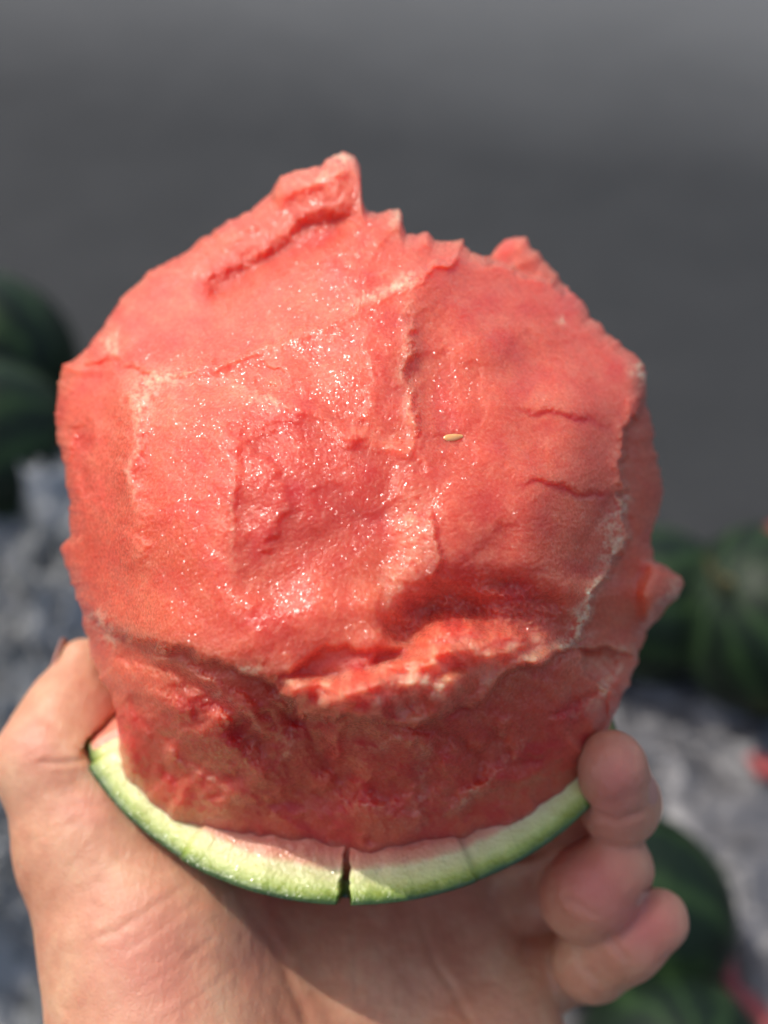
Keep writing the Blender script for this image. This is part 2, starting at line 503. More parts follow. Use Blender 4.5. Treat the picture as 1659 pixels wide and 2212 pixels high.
# --- left recess panel and its borders
R += edge([(505, 1270), (507, 1100), (513, 1000), (528, 920), (565, 862)], 0.5, 140, 9, 0.4)
R += edge([(560, 858), (650, 882), (720, 915), (790, 950)][::-1], 1.6, 70, 10) * 0 + edge([(560, 858), (650, 882), (720, 915), (790, 950)], 0.9, 80, 18)
R += edge([(940, 1290), (948, 1190), (930, 1110), (900, 1060)][::-1], 0, 10) + edge([(935, 1100), (950, 1180), (940, 1270)][::-1], 1.7, 60, 8)
R += groove([(590, 790), (575, 830), (590, 850)], -0.9, 18) + groove([(560, 820), (600, 845), (660, 850)], -0.4, 14)
panel = poly_mask([(512, 1010), (530, 925), (570, 868), (660, 890), (780, 950), (868, 1000), (850, 1100), (858, 1290), (700, 1330), (506, 1290)], 15)
R -= panel * np.clip((GY - 880) / 360.0, 0, 1) * 1.9 * smoothstep((1345 - GY) / 100.0)
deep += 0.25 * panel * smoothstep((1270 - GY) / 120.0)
tri = poly_mask([(340, 815), (470, 800), (600, 755), (740, 695), (876, 640), (884, 800), (890, 960), (780, 935), (650, 870), (560, 846), (440, 850)], 8)
R -= tri * np.clip((GY - 640) / 320.0, 0, 1) * 2.2
cright = smoothstep((WX - 890) / 8.0) * smoothstep((1290 - GY) / 60.0) * smoothstep((GY - 560) / 60.0)
R -= cright * np.clip((GX - 890) / 450.0, 0, 1.0) * 3.0
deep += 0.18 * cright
leftp = smoothstep((284 - WX) / 10.0) * smoothstep((GY - 790) / 30.0) * smoothstep((1330 - GY) / 60.0)
R -= leftp * np.clip((284 - GX) / 150.0, 0, 1) * 3.0
# --- cracks of the right slab
for cr, a in (([(1080, 884), (1170, 886), (1240, 890), (1290, 910), (1345, 922)], 2.6), ([(1090, 1046), (1180, 1044), (1260, 1060), (1342, 1068)], 2.2)):
    R += edge(cr, a * 0.42, 60, 14, 0.4)
    R += groove([(x, y + 6) for x, y in cr], -0.45, 9, 0.4)
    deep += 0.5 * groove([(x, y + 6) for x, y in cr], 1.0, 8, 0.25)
# --- right slab ends; shaded wall behind it
SLAB = [(1420, 800), (1398, 812), (1384, 880), (1346, 925), (1341, 1000), (1352, 1056), (1336, 1070), (1346, 1100), (1356, 1132), (1340, 1200), (1302, 1250),
        (1276, 1310), (1256, 1368), (1236, 1390), (1290, 1470), (1420, 1560), (1600, 1500), (1600, 800)]
mk = poly_mask(SLAB, 2.2)
fall = smoothstep((1560 - GY) / 220.0)
R -= mk * 15.0 * fall
R += groove([(1396, 812), (1345, 930), (1341, 1000), (1350, 1060), (1354, 1132), (1340, 1200), (1300, 1252), (1256, 1366)], 1.2, 14) * (1 - mk)
# --- the flap on the right
R += 9.0 * poly_mask([(1405, 1205), (1500, 1235), (1480, 1280), (1400, 1345), (1375, 1300)], 12)
# --- chunk behind the top right edge
R -= 9.0 * poly_mask([(1040, 480), (1046, 552), (1078, 572), (1110, 588), (1160, 602), (1225, 628), (1260, 520)], 3)
# --- left edge crack under the top facet
R += edge([(150, 772), (235, 772), (262, 795), (340, 802), (420, 812)][::-1], 0, 10) + groove([(165, 790), (240, 782), (262, 800), (330, 806)], -2.0, 9)
R += groove([(288, 815), (286, 950), (290, 1100), (296, 1240)], 1.8, 26)
R += groove([(180, 900), (176, 1000), (186, 1080)], -1.6, 22) + groove([(225, 820), (232, 960), (240, 1120)], -1.0, 22)
R -= 1.4 * spot(168, 965, 14, 26)
# --- cave under the right slab, pocket under the left one
cave = poly_mask([(820, 1352), (862, 1310), (900, 1284), (960, 1264), (1040, 1254), (1110, 1244), (1180, 1262), (1236, 1340), (1246, 1386), (1180, 1384),
                  (1140, 1372), (1060, 1374), (1000, 1366), (905, 1366), (896, 1396), (850, 1398)], 5)
cave_s = blur(cave, 28)
R -= blur(cave, 10) * 2.2 + cave_s * 3.8
pocket = poly_mask([(590, 1462), (640, 1450), (690, 1408), (760, 1392), (860, 1404), (884, 1424), (820, 1442), (720, 1456), (650, 1470)], 4)
R -= pocket * 2.0 + blur(pocket, 18) * 2.4
R -= 0.5 * spot(720, 1370, 150, 30, -0.15) + 2.2 * spot(1000, 1318, 130, 30, -0.05)
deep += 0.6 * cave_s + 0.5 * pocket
# --- torn ledge
LEDGE = [(1245, 1398), (1150, 1432), (1080, 1466), (1048, 1506), (1000, 1532), (905, 1566), (760, 1552), (640, 1546), (560, 1490)]
R += edge(LEDGE[::-1], 2.5, 60, 8, 0.10)
BROW = [(150, 1300), (195, 1322), (240, 1372), (330, 1390), (430, 1418), (540, 1456), (600, 1476), (650, 1546), (760, 1558), (905, 1570), (1000, 1536), (1048, 1508), (1082, 1468), (1150, 1432), (1245, 1398), (1330, 1404), (1420, 1430)]
bs, bdist, brun = pline(BROW)
under = (1 - smoothstep(bs / (9 + 14 * smoothstep((600 - GX) / 100)) + 0.5)) * (1 - 0.55 * smoothstep((640 - GX) / 120)) * taper(brun, 0.08)
R -= 9.5 * under * np.exp(np.minimum(bs, 0) / 130)
R += 3.0 * poly_mask([(905, 1362), (960, 1352), (1060, 1364), (1130, 1370), (1140, 1400), (1080, 1420), (1010, 1436), (930, 1416)], 7)
R += 2.2 * poly_mask([(820, 1440), (900, 1420), (960, 1436), (1020, 1470), (960, 1540), (860, 1540), (780, 1500)], 10)
R += 1.6 * poly_mask([(600, 1486), (700, 1466), (820, 1456), (860, 1500), (760, 1536), (640, 1530)], 10)
lg = poly_mask([(590, 1470), (760, 1440), (910, 1380), (1140, 1370), (1245, 1398), (1080, 1466), (905, 1566), (640, 1546)], 14)
R += lg * (1.5 * field(90, 21, 1.6, 0.8, -0.2) + 0.35 * np.abs(field(50, 22)) + 0.05 * field(12, 23))
R += cave_s * (0.7 * field(70, 24, 2.0, 0.8, 0.1) + 0.18 * field(16, 25))
# --- lip of the left facet over the lower wall
R += edge([(190, 1318), (240, 1372), (330, 1390), (430, 1418), (540, 1456), (600, 1462), (660, 1452)], 2.0, 60, 7, 0.10)
# --- furrows of the lower wall
FUR = np.zeros_like(R)
FUR += groove([(240, 1400), (380, 1450), (480, 1520), (590, 1640)], -1.8, 20) + groove([(300, 1500), (400, 1530), (500, 1610), (580, 1700)], 1.5, 20)
FUR += groove([(300, 1400), (420, 1450), (540, 1540), (640, 1620)], 1.6, 16) + groove([(270, 1520), (360, 1590), (470, 1690)], -1.4, 18)
FUR += groove([(620, 1520), (680, 1580), (700, 1680)], -1.8, 26) + groove([(960, 1560), (930, 1640), (900, 1780)], -1.6, 26)
FUR += groove([(1060, 1690), (1010, 1720), (960, 1750)], 1.3, 14) + groove([(1180, 1560), (1240, 1520), (1300, 1490)], -1.4, 10)
FUR += -2.2 * spot(780, 1650, 120, 60) + 1.6 * spot(820, 1750, 120, 40) - 2.4 * spot(1050, 1600, 90, 70) + 1.4 * spot(450, 1600, 90, 40, 0.6)
R += 1.25 * FUR
for k_, pts in enumerate(([(640, 1560), (610, 1620), (600, 1690)], [(730, 1600), (800, 1620), (860, 1600), (940, 1630)], [(420, 1470), (520, 1540), (590, 1600)], [(1180, 1540), (1120, 1620), (1050, 1690), (960, 1750)],
                          [(1330, 1440), (1280, 1520), (1190, 1570)], [(910, 1580), (920, 1680), (900, 1790)], [(700, 1690), (760, 1740), (850, 1750)], [(330, 1600), (420, 1660), (520, 1740)], [(1090, 1540), (1080, 1640)])):
    g_ = groove(pts, 1.0, 7 + 3 * (k_ % 3), 0.3)
    cream += (0.45 + 0.15 * (k_ % 2)) * g_
    R += 0.5 * g_
# --- overall tissue relief
wall = smoothstep((GY - 1440 + 0.0 * GX) / 120.0)
R += 0.30 * field(190, 31) + 0.035 * field(70, 32, 1.6, 0.8, 0.5) + 0.022 * field(26, 33) + 0.022 * field(11, 34)
R += 0.05 * np.maximum(field(34, 35, 2.2, 0.7, -0.4), 0) ** 2 * (0.25 + 0.75 * wall)
R += wall * (0.30 * field(110, 36, 1.6, 0.8, 0.7) + 0.07 * field(24, 37, 1.4, 0.9, 0.9))
plw = np.zeros((HH, WW), np.float32)
# --- flat tears: every pulled-off lump leaves a tilted plane
fr = np.random.default_rng(23)
fs = np.array([(x + fr.uniform(-70, 70), y + fr.uniform(-60, 60)) for y in range(420, 1400, 210) for x in range(200, 1400, 230)])
LX, LY = GX + 26 * field(150, 71) + 7 * field(40, 72) + 1.5 * field(14, 74), GY + 26 * field(150, 73) + 7 * field(40, 75) + 1.5 * field(14, 76)
bd_ = np.full((HH, WW), 1e12, np.float32)
pl = np.zeros((HH, WW), np.float32)
for x, y in fs:
    q = (LX - x) ** 2 + (LY - y) ** 2
    m = q < bd_
    bd_[m] = q[m]
    gx_, gy_ = fr.normal(0, 0.0095, 2)
    pl[m] = ((LX - x) * gx_ + (LY - y) * gy_ + fr.normal(0, 0.25))[m]
fs2 = np.array([(x + fr.uniform(-60, 60), y + fr.uniform(-40, 40)) for y in (1520, 1640, 1770) for x in range(260, 1350, 170)])
bd_[:] = 1e12
for x, y in fs2:
    q = (LX - x) ** 2 + 1.6 * (LY - y) ** 2
    m = q < bd_
    bd_[m] = q[m]
    gx_, gy_ = fr.normal(0, 0.013, 2)
    plw[m] = ((LX - x) * gx_ + (LY - y) * gy_)[m]
R += blur(np.clip(plw, -2, 2), 6) * wall * 1.15
R += (0.5 * blur(np.clip(pl, -2.2, 2.2), 4.0) + 0.5 * blur(np.clip(pl, -2.2, 2.2), 16)) * (1 - wall) * 0.42
# --- cream (flesh cut close to the peel) and deep red
for x, y, rx, ry, a, w in ((1322, 1160, 22, 60, 0.1, 0.6), (1274, 1290, 18, 60, 0.35, 0.75), (1244, 1345, 12, 30, 0.2, 0.8), (1385, 800, 20, 22, 0, 1.0), (1345, 1090, 10, 22, 0, 0.7),
                           (345, 815, 55, 22, 0, 0.55), (310, 870, 30, 50, 0, 0.4), (240, 745, 14, 30, 0, 0.6), (222, 1345, 30, 30, 0, 0.42), (235, 1385, 30, 14, 0.5, 0.35),
                           (865, 612, 26, 14, -0.5, 0.8), (800, 640, 50, 12, -0.4, 0.5), (545, 1440, 30, 14, 0, 0.6), (870, 1492, 62, 22, -0.2, 0.6), (760, 1510, 50, 14, 0, 0.4),
                           (740, 338, 22, 16, 0, 0.8), (860, 470, 12, 26, 0, 0.55), (700, 380, 70, 22, -0.2, 0.3), (1215, 690, 8, 10, 0, 0.6), (1230, 1385, 40, 12, -0.3, 0.6),
                           (1320, 1420, 60, 26, -0.4, 0.4), (1300, 1500, 12, 70, 0.5, 0.35), (800, 1745, 130, 34, 0, 0.38), (1010, 1725, 46, 9, -0.6, 0.75), (900, 1790, 80, 24, 0, 0.35),
                           (600, 1600, 30, 40, 0, 0.35), (780, 1655, 10, 10, 0, 0.5), (1455, 1280, 26, 34, 0.6, 0.6), (860, 1260, 30, 30, 0, 0.3), (290, 1000, 10, 120, 0, 0.3),
                           (570, 860, 60, 12, 0.3, 0.35), (880, 800, 16, 160, 0, 0.18), (900, 1150, 34, 90, 0, 0.3), (500, 1150, 8, 90, 0, 0.3)):
    cream += w * spot(x, y, rx, ry, a)
cream *= np.clip(0.75 + 0.35 * field(24, 51) + 0.3 * field(9, 52), 0, 1.6)
cream += 0.10 * np.clip(field(60, 53, 1.6, 0.8, 0.6) + 0.4 * field(15, 55), 0, 2) * (0.3 + 0.7 * wall)
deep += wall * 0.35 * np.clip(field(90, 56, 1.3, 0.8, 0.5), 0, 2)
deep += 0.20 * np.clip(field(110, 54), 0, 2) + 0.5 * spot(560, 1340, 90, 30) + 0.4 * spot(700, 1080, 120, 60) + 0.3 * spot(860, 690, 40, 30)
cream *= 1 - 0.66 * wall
cream += 0.16 * lg * np.clip(0.6 + field(50, 57), 0, 2)
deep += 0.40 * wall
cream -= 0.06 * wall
cream, deep = np.clip(cream, 0, 1), np.clip(deep, 0, 1)
R -= 0.55 * spot(980, 945, 30, 13)
DEPTH = DEPTH - R
def sample(A, x, y):
    u = np.clip((x - GX[0, 0]) / STEP, 0, WW - 1.001)
    v = np.clip((y - GY[0, 0]) / STEP, 0, HH - 1.001)
    i, j = u.astype(int), v.astype(int)
    a, b = u - i, v - j
    return A[j, i] * (1 - a) * (1 - b) + A[j, i + 1] * a * (1 - b) + A[j + 1, i] * (1 - a) * b + A[j + 1, i + 1] * a * b

NU, NF, NB = 1600, 380, 44
ua = np.linspace(0, 2 * np.pi, NU, endpoint=False) + oang[0]
rad = np.interp(ua, np.r_[oang, oang[0] + 2 * np.pi], np.r_[orad, orad[0]])
jag = np.random.default_rng(5)
def ring_noise(m):
    k = np.fft.rfftfreq(NU, 1.0 / NU)
    h = np.fft.rfft(jag.standard_normal(NU)) * (k / m) * np.exp(-(k / m) ** 2)
    o = np.fft.irfft(h, NU)
    return o / o.std()
rad = rad + 1.5 * ring_noise(60) + 0.9 * ring_noise(150) + 0.4 * ring_noise(330) + 0.5 * np.maximum(ring_noise(120), 0) ** 2
tf = np.sin(np.linspace(0.0, 1.0, NF) * np.pi / 2)
tf[0] = 0.0008
tt, uu = np.meshgrid(tf, ua)
rr = rad[:, None] * tt
px_, py_ = C0[0] + rr * np.cos(uu), C0[1] + rr * np.sin(uu)
roll = np.clip((rr - (rad[:, None] - 42)) / 42, 0, 1)
dd = sample(DEPTH, px_, py_) + 7.0 * (1 - np.sqrt(np.clip(1 - roll ** 2, 0, 1)))
front = px2cam(px_, py_, dd)
cr_, dp_ = sample(cream, px_, py_), sample(deep, px_, py_)
# far side: closes the body behind the outline
tb = np.cos(np.linspace(0, 1, NB + 1)[1:] * np.pi / 2)
tb[-1] = 0.0008
tt2, uu2 = np.meshgrid(tb, ua)
rr2 = rad[:, None] * tt2
bx, by = C0[0] + rr2 * np.cos(uu2), C0[1] + rr2 * np.sin(uu2)
edge_d = dd[:, -1:]
mean_d = 226.0
bd = edge_d * tt2 ** 2 + mean_d * (1 - tt2 ** 2) + 52 * np.sqrt(1 - tt2 ** 2)
back = px2cam(bx, by, bd)
back = back + (0.9 * vnoise(back, 0.09) + 0.5 * vnoise(back, 0.3))[..., None] * np.array([0, 0, 1.0]) * (1 - tt2[..., None] ** 6)
V = np.concatenate([front, back], 1)
nv = NF + NB
F = grid_faces(NU, nv, True)
V = cam2world(V.reshape(-1, 3))
zc = np.zeros((NU, NB))
melon = empty('watermelon', cam2world(RC - 38 * UPV))
tag(melon, 'peeled red watermelon with torn flesh on a green rind cap held in hand', 'watermelon')
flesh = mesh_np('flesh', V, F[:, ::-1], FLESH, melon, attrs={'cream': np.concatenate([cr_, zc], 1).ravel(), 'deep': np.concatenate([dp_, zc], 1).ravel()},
                origin=cam2world(RC + 30 * UPV))
print('flesh', time.time() - T0)

# ------------------------------------------------------------------ rind cap with the cut rim (a lathe about the melon's upright axis)
EH0, ERH, ERV = 30.0, 72.0, 67.0      # the skin's ellipsoid: centre above the rim, half widths (mm)
NA = 1500
az = np.linspace(-np.pi, np.pi, NA, endpoint=False)      # 0 = towards the camera, + = right
def an(m, seed):
    k = np.fft.rfftfreq(NA, 1.0 / NA)
    o = np.fft.irfft(np.fft.rfft(np.random.default_rng(seed).standard_normal(NA)) * (k / m) * np.exp(-(k / m) ** 2), NA)
    return o / o.std()
deg = np.degrees(az)
# rim height follows the separate strokes of the knife
rim = 0.5 * an(5, 61) + 0.10 * an(28, 62) + 0.035 * an(90, 63)
for a0, a1, h0, h1 in ((-180, -75, -10, -10), (-75, -62, -8.0, -0.6), (-62, -57.5, -1.2, -1.0), (-57.5, -31, 1.0, -0.5), (-31, -2, 0.7, -0.6), (-2, 22, -0.1, 1.1), (22, 56, -0.1, 0.6), (56, 75, 0.6, -9.0), (75, 180, -9, -10)):
    m = (deg >= a0) & (deg < a1)
    rim[m] += h0 + (h1 - h0) * (deg[m] - a0) / (a1 - a0)
ker = np.exp(-np.linspace(-2, 2, 13) ** 2); ker /= ker.sum()
rim = np.convolve(np.r_[rim[-6:], rim, rim[:6]], ker, 'valid')
# the split in the rim
slit0 = -1.2
def slit_at(w):
    c = slit0 + 0.035 * w + 0.12 * math.sin(w * 1.3) + 0.05 * math.sin(w * 4.1)
    return np.exp(-(np.abs(deg - c) / (1.0 - 0.055 * w + 0.08 * math.sin(w * 2.2))) ** 8) * (w < 10.6)
def r_skin(h):
    return ERH * np.sqrt(np.clip(1 - ((h - EH0) / ERV) ** 2, 0.0, 1))
scale_r = 64.3 / r_skin(0.0)
rows, dep, skn, pnk = [], [], [], []
hb = EH0 - ERV
for s in np.linspace(0.0, 1.0, 46):                        # skin from the bottom up to the rim
    top = rim - 0.5 - 9.0 * slit_at(0.0)
    lo_a = 1 - np.cos(s * np.pi / 2)
    h = hb + 0.02 + (top - hb) * (np.sin(s * np.pi / 2) ** 2 * 0.35 + 0.65 * s ** 1.3)
    r = r_skin(h) * scale_r
    rows.append((r, h)); dep.append(np.zeros(NA)); skn.append(np.ones(NA))
W = 15.5
NCUT = 56
for s in np.linspace(0, 1, NCUT):                          # the cut face, from the skin inwards
    w = s * W
    x = w / W
    lift = 0.5 * np.sqrt(np.clip(1 - (1 - np.minimum(w / 0.7, 1.0)) ** 2, 0, 1)) + 0.15 * w
    bumpy = (0.08 * an(260, 100 + int(s * NCUT)) * 0.35 + 0.25 * np.sin(az * 47 + 3 * s) * 0.3) * smoothstep(w / 2.0)
    h = rim + lift + bumpy - 9.0 * slit_at(w) * smoothstep((10.8 - w) / 3.0) - 0.4
    r = r_skin(np.minimum(h - lift, rim)) * scale_r - w - 0.15
    rows.append((r, h)); dep.append(np.full(NA, w)); skn.append(np.full(NA, max(0.0, 1 - w / 0.5)))
for q in (0.75, 0.45, 0.15, 0.001):
    rows.append((np.full(NA, 48 * q), np.full(NA, 4.0))); dep.append(np.full(NA, 15.0)); skn.append(np.zeros(NA))
RR = np.array([r for r, h in rows]).T
HT = np.array([h for r, h in rows]).T
DP, SKN = np.array(dep).T, np.array(skn).T
grain = vnoise(np.stack([RR * np.sin(az)[:, None], RR * np.cos(az)[:, None], HT], -1), 0.55)
HT = HT + 0.13 * grain * (DP > 0.8)
P3 = RC + RR[..., None] * (np.sin(az)[:, None, None] * np.array([1.0, 0, 0]) + np.cos(az)[:, None, None] * FWD) + HT[..., None] * UPV
pink = np.repeat(((deg < -60.5) & (deg > -90)).astype(float)[:, None], RR.shape[1], 1) * smoothstep((DP - 0.9) / 0.8)
Fr = grid_faces(NA, RR.shape[1], True)
rind = mesh_np('rind', cam2world(P3.reshape(-1, 3)), Fr, RIND, melon, attrs={'rind_depth': DP.ravel(), 'skin': SKN.ravel(), 'pink': pink.ravel()},
               origin=cam2world(RC))
rind['label'] = 'green rind cap with a pale cut rim split at the front'

# ------------------------------------------------------------------ the pale seed on the right slab
def surf_point(x, y, lift=0.0):
    d = float(sample(DEPTH, np.array([x]), np.array([y]))[0])
    return px2cam(x, y, d - lift)
def ellipsoid(name, c, ax, mat, parent, n=20, m=14, flat=None):
    th, ph = np.linspace(0, 2 * np.pi, n, endpoint=False), np.linspace(0, np.pi, m)
    a, b = np.meshgrid(th, ph, indexing='ij')
    P = np.stack([np.cos(a) * np.sin(b), np.sin(a) * np.sin(b), np.cos(b)], -1)
    if flat is not None:
        P = flat(P)
    P = P @ np.array(ax)
    return mesh_np(name, cam2world(P.reshape(-1, 3) + c), grid_faces(n, m, True)[:, ::-1], mat, parent, origin=cam2world(c))
def seed_taper(P):
    P = P.copy()
    k = 1 - 0.45 * smoothstep((P[..., 0] + 1) / 2)
    P[..., 1] *= k
    P[..., 2] *= k
    return P
sp = surf_point(980, 945, 0.05)
sx = (surf_point(1000, 941) - surf_point(960, 947)); sx /= np.linalg.norm(sx)
sz = np.array([0.2, 0.3, 0.93]); sz -= sx * (sz @ sx); sz /= np.linalg.norm(sz)
sy = np.cross(sz, sx)
seed = ellipsoid('seed', sp, [sx * 2.1, sy * 0.85, sz * 0.6], SEED, melon, flat=seed_taper)
seed['label'] = 'small pale yellow unripe seed stuck in the flesh'
print('rind', time.time() - T0)

# ------------------------------------------------------------------ the hand: one continuous surface from blended tapered limbs
def P(x, y, d):
    return px2cam(x, y, d)
HS = 0.85
lo_c, hi_c = np.array([-95.0, -136.0, -318.0]), np.array([74.0, -18.0, -188.0])
nx, ny, nz = (np.ceil((hi_c - lo_c) / HS).astype(int) + 1)
gx = (lo_c[0] + HS * np.arange(nx)).astype(np.float32)[:, None, None]
gy = (lo_c[1] + HS * np.arange(ny)).astype(np.float32)[None, :, None]
gz = (lo_c[2] + HS * np.arange(nz)).astype(np.float32)[None, None, :]
def limb(a, b, ra, rb):
    a, b = np.asarray(a, np.float32), np.asarray(b, np.float32)
    d = b - a
    L2 = float(d @ d)
    t = np.clip(((gx - a[0]) * d[0] + (gy - a[1]) * d[1] + (gz - a[2]) * d[2]) / L2, 0, 1)
    q = np.sqrt((gx - a[0] - t * d[0]) ** 2 + (gy - a[1] - t * d[1]) ** 2 + (gz - a[2] - t * d[2]) ** 2)
    return q - (ra + (rb - ra) * t)
def smin(a, b, k):
    h = np.clip(0.5 + 0.5 * (b - a) / k, 0, 1)
    return b + (a - b) * h - k * h * (1 - h)
def chain(pts, k=3.0):
    s = None
    for (p, r), (q, r2) in zip(pts[:-1], pts[1:]):
        l = limb(P(*p), P(*q), r, r2)
        s = l if s is None else smin(s, l, k)
    return s
thumb = chain([((390, 2330, 220), 26), ((335, 2030, 229), 22.5), ((215, 1830, 233), 16.5), ((116, 1645, 235), 11.4), ((146, 1550, 240), 9.0), ((182, 1435, 247), 6.0)], 5)
thumb = smin(thumb, limb(P(150, 1650, 235), P(190, 1570, 241), 10.5, 8.6), 4)
palm = chain([((700, 2400, 230), 21), ((740, 2150, 246), 18), ((780, 1900, 264), 17)], 10)
palm = smin(palm, chain([((900, 2420, 240), 20), ((930, 2200, 250), 17), ((940, 1980, 262), 16)], 10), 10)
palm = smin(palm, chain([((1060, 2440, 240), 20), ((1070, 2270, 243), 14.0), ((1040, 2110, 254), 13)], 10), 10)
palm = smin(palm, chain([((520, 2420, 224), 25), ((560, 2150, 240), 18), ((600, 1950, 256), 17)], 8), 8)
middle = chain([((960, 1900, 272), 11), ((1150, 1840, 280), 9.6), ((1335, 1745, 262), 8.4), ((1340, 1738, 224), 7.8), ((1322, 1654, 216), 7.0)], 2.5)
ring_f = chain([((1000, 2040, 256), 11), ((1130, 1965, 262), 9.3), ((1255, 1915, 260), 9.0), ((1262, 1938, 233), 9.0), ((1285, 1915, 229), 9.2), ((1330, 1872, 226), 7.8)], 2.5)
little = chain([((1060, 2180, 243), 10), ((1165, 2110, 252), 8.6), ((1262, 2080, 252), 7.9), ((1278, 2080, 237), 7.8), ((1350, 2035, 232), 7.7), ((1418, 1988, 230), 6.7)], 2.5)
index = chain([((880, 1860, 280), 11), ((1050, 1740, 300), 9.6), ((1200, 1600, 300), 8.6), ((1230, 1500, 296), 7.4)], 3)
hand = smin(palm, thumb, 9)
for fing in (index, middle, ring_f, little):
    hand = smin(hand, fing, 0.9)
hand = smin(hand, chain([((1000, 2330, 232), 12), ((1085, 2190, 244), 9.5)], 4), 5)
# flesh yields where it presses on the rind
qx, qy, qz = gx - RC[0], gy - RC[1], gz - RC[2]
hgt = qy * UPV[1] + qz * UPV[2]
fwd = qy * FWD[1] + qz * FWD[2]
e_r = np.sqrt(qx ** 2 + fwd ** 2) / (ERH * scale_r)
e_h = (hgt - EH0) / ERV
rind_sd = (np.sqrt(e_r ** 2 + e_h ** 2) - 1) * 62.0
azd = np.degrees(np.arctan2(qx + 0 * fwd, fwd + 0 * qx))
lim = np.interp(azd, [-180, -80, -62, 54, 74, 180], [-10.5, -9.5, 0.5, 0.5, -9.5, -10.5]).astype(np.float32)
hand = np.maximum(hand, np.where(hgt > lim, -50.0, -(rind_sd - 0.25)))
del azd, lim
del qx, qy, qz, hgt, fwd, e_r, e_h, rind_sd, thumb, palm, middle, ring_f, little, index
hand = hand.astype(np.float32)
def surface_nets(D, lo, h):
    s = D < 0
    n0, n1, n2 = D.shape
    cnt = np.zeros((n0 - 1, n1 - 1, n2 - 1), np.int8)
    for a in (0, 1):
        for b in (0, 1):
            for c in (0, 1):
                cnt += s[a:n0 - 1 + a, b:n1 - 1 + b, c:n2 - 1 + c]
    act = (cnt > 0) & (cnt < 8)
    idx = np.full(act.shape, -1, np.int32)
    I = np.argwhere(act)
    idx[act] = np.arange(len(I))
    acc, num = np.zeros((len(I), 3)), np.zeros(len(I))
    corners = [(a, b, c) for a in (0, 1) for b in (0, 1) for c in (0, 1)]
    for p in corners:
        for ax in range(3):
            if p[ax]:
                continue
            q = list(p); q[ax] = 1
            d0 = D[I[:, 0] + p[0], I[:, 1] + p[1], I[:, 2] + p[2]]
            d1 = D[I[:, 0] + q[0], I[:, 1] + q[1], I[:, 2] + q[2]]
            m = (d0 < 0) != (d1 < 0)
            t = np.where(m, d0 / np.where(m, d0 - d1, 1), 0)
            pos = np.tile(np.array(p, float), (len(I), 1))
            pos[:, ax] = t
            acc[m] += pos[m]; num[m] += 1
    Vx = (I + acc / num[:, None]) * h + lo
    faces = []
    for ax in range(3):
        sl0 = [slice(None)] * 3; sl1 = [slice(None)] * 3
        sl0[ax] = slice(0, -1); sl1[ax] = slice(1, None)
        a, b = s[tuple(sl0)], s[tuple(sl1)]
        E = np.argwhere(a != b)
        o1, o2 = (ax + 1) % 3, (ax + 2) % 3
        ok = (E[:, o1] > 0) & (E[:, o2] > 0) & (E[:, o1] < D.shape[o1] - 1) & (E[:, o2] < D.shape[o2] - 1)
        E = E[ok]
        quad = []
        for du, dv in ((-1, -1), (0, -1), (0, 0), (-1, 0)):
            e = E.copy(); e[:, o1] += du; e[:, o2] += dv
            quad.append(idx[e[:, 0], e[:, 1], e[:, 2]])
        Q = np.stack(quad, -1)
        ins = a[E[:, 0], E[:, 1], E[:, 2]]
        Q[~ins] = Q[~ins][:, ::-1]
        faces.append(Q)
    return Vx, np.concatenate(faces)
Vh, Fh = surface_nets(hand, lo_c, HS)
def relax(Vx, Fq, n, k=0.5):
    for _ in range(n):
        acc, cn = np.zeros_like(Vx), np.zeros(len(Vx))
        for i in range(4):
            for j in (1, 3):
                np.add.at(acc, Fq[:, i], Vx[Fq[:, (i + j) % 4]])
                np.add.at(cn, Fq[:, i], 1)
        Vx = Vx * (1 - k) + k * acc / np.maximum(cn, 1)[:, None]
    return Vx
def normals(Vx, Fq):
    nrm = np.cross(Vx[Fq[:, 2]] - Vx[Fq[:, 0]], Vx[Fq[:, 3]] - Vx[Fq[:, 1]])
    N = np.zeros_like(Vx)
    for i in range(4):
        np.add.at(N, Fq[:, i], nrm)
    return N / np.maximum(np.linalg.norm(N, axis=1), 1e-9)[:, None]
Vh = relax(Vh, Fh, 3)
def subdivide(Vx, Fq):
    E = np.sort(np.concatenate([Fq[:, [i, (i + 1) % 4]] for i in range(4)]), 1)
    key = E[:, 0].astype(np.int64) * len(Vx) + E[:, 1]
    uq, inv = np.unique(key, return_inverse=True)
    ev = np.stack([uq // len(Vx), uq % len(Vx)], -1)
    n0, n1, nf = len(Vx), len(uq), len(Fq)
    e = inv.reshape(4, nf) + n0
    c = np.arange(nf) + n0 + n1
    V2 = np.concatenate([Vx, Vx[ev].mean(1), Vx[Fq].mean(1)])
    F2 = np.concatenate([np.stack([Fq[:, i], e[i], c, e[(i + 3) % 4]], -1) for i in range(4)])
    return V2, F2
Vh, Fh = subdivide(Vh, Fh)
Vh = relax(Vh, Fh, 3)
N = normals(Vh, Fh)
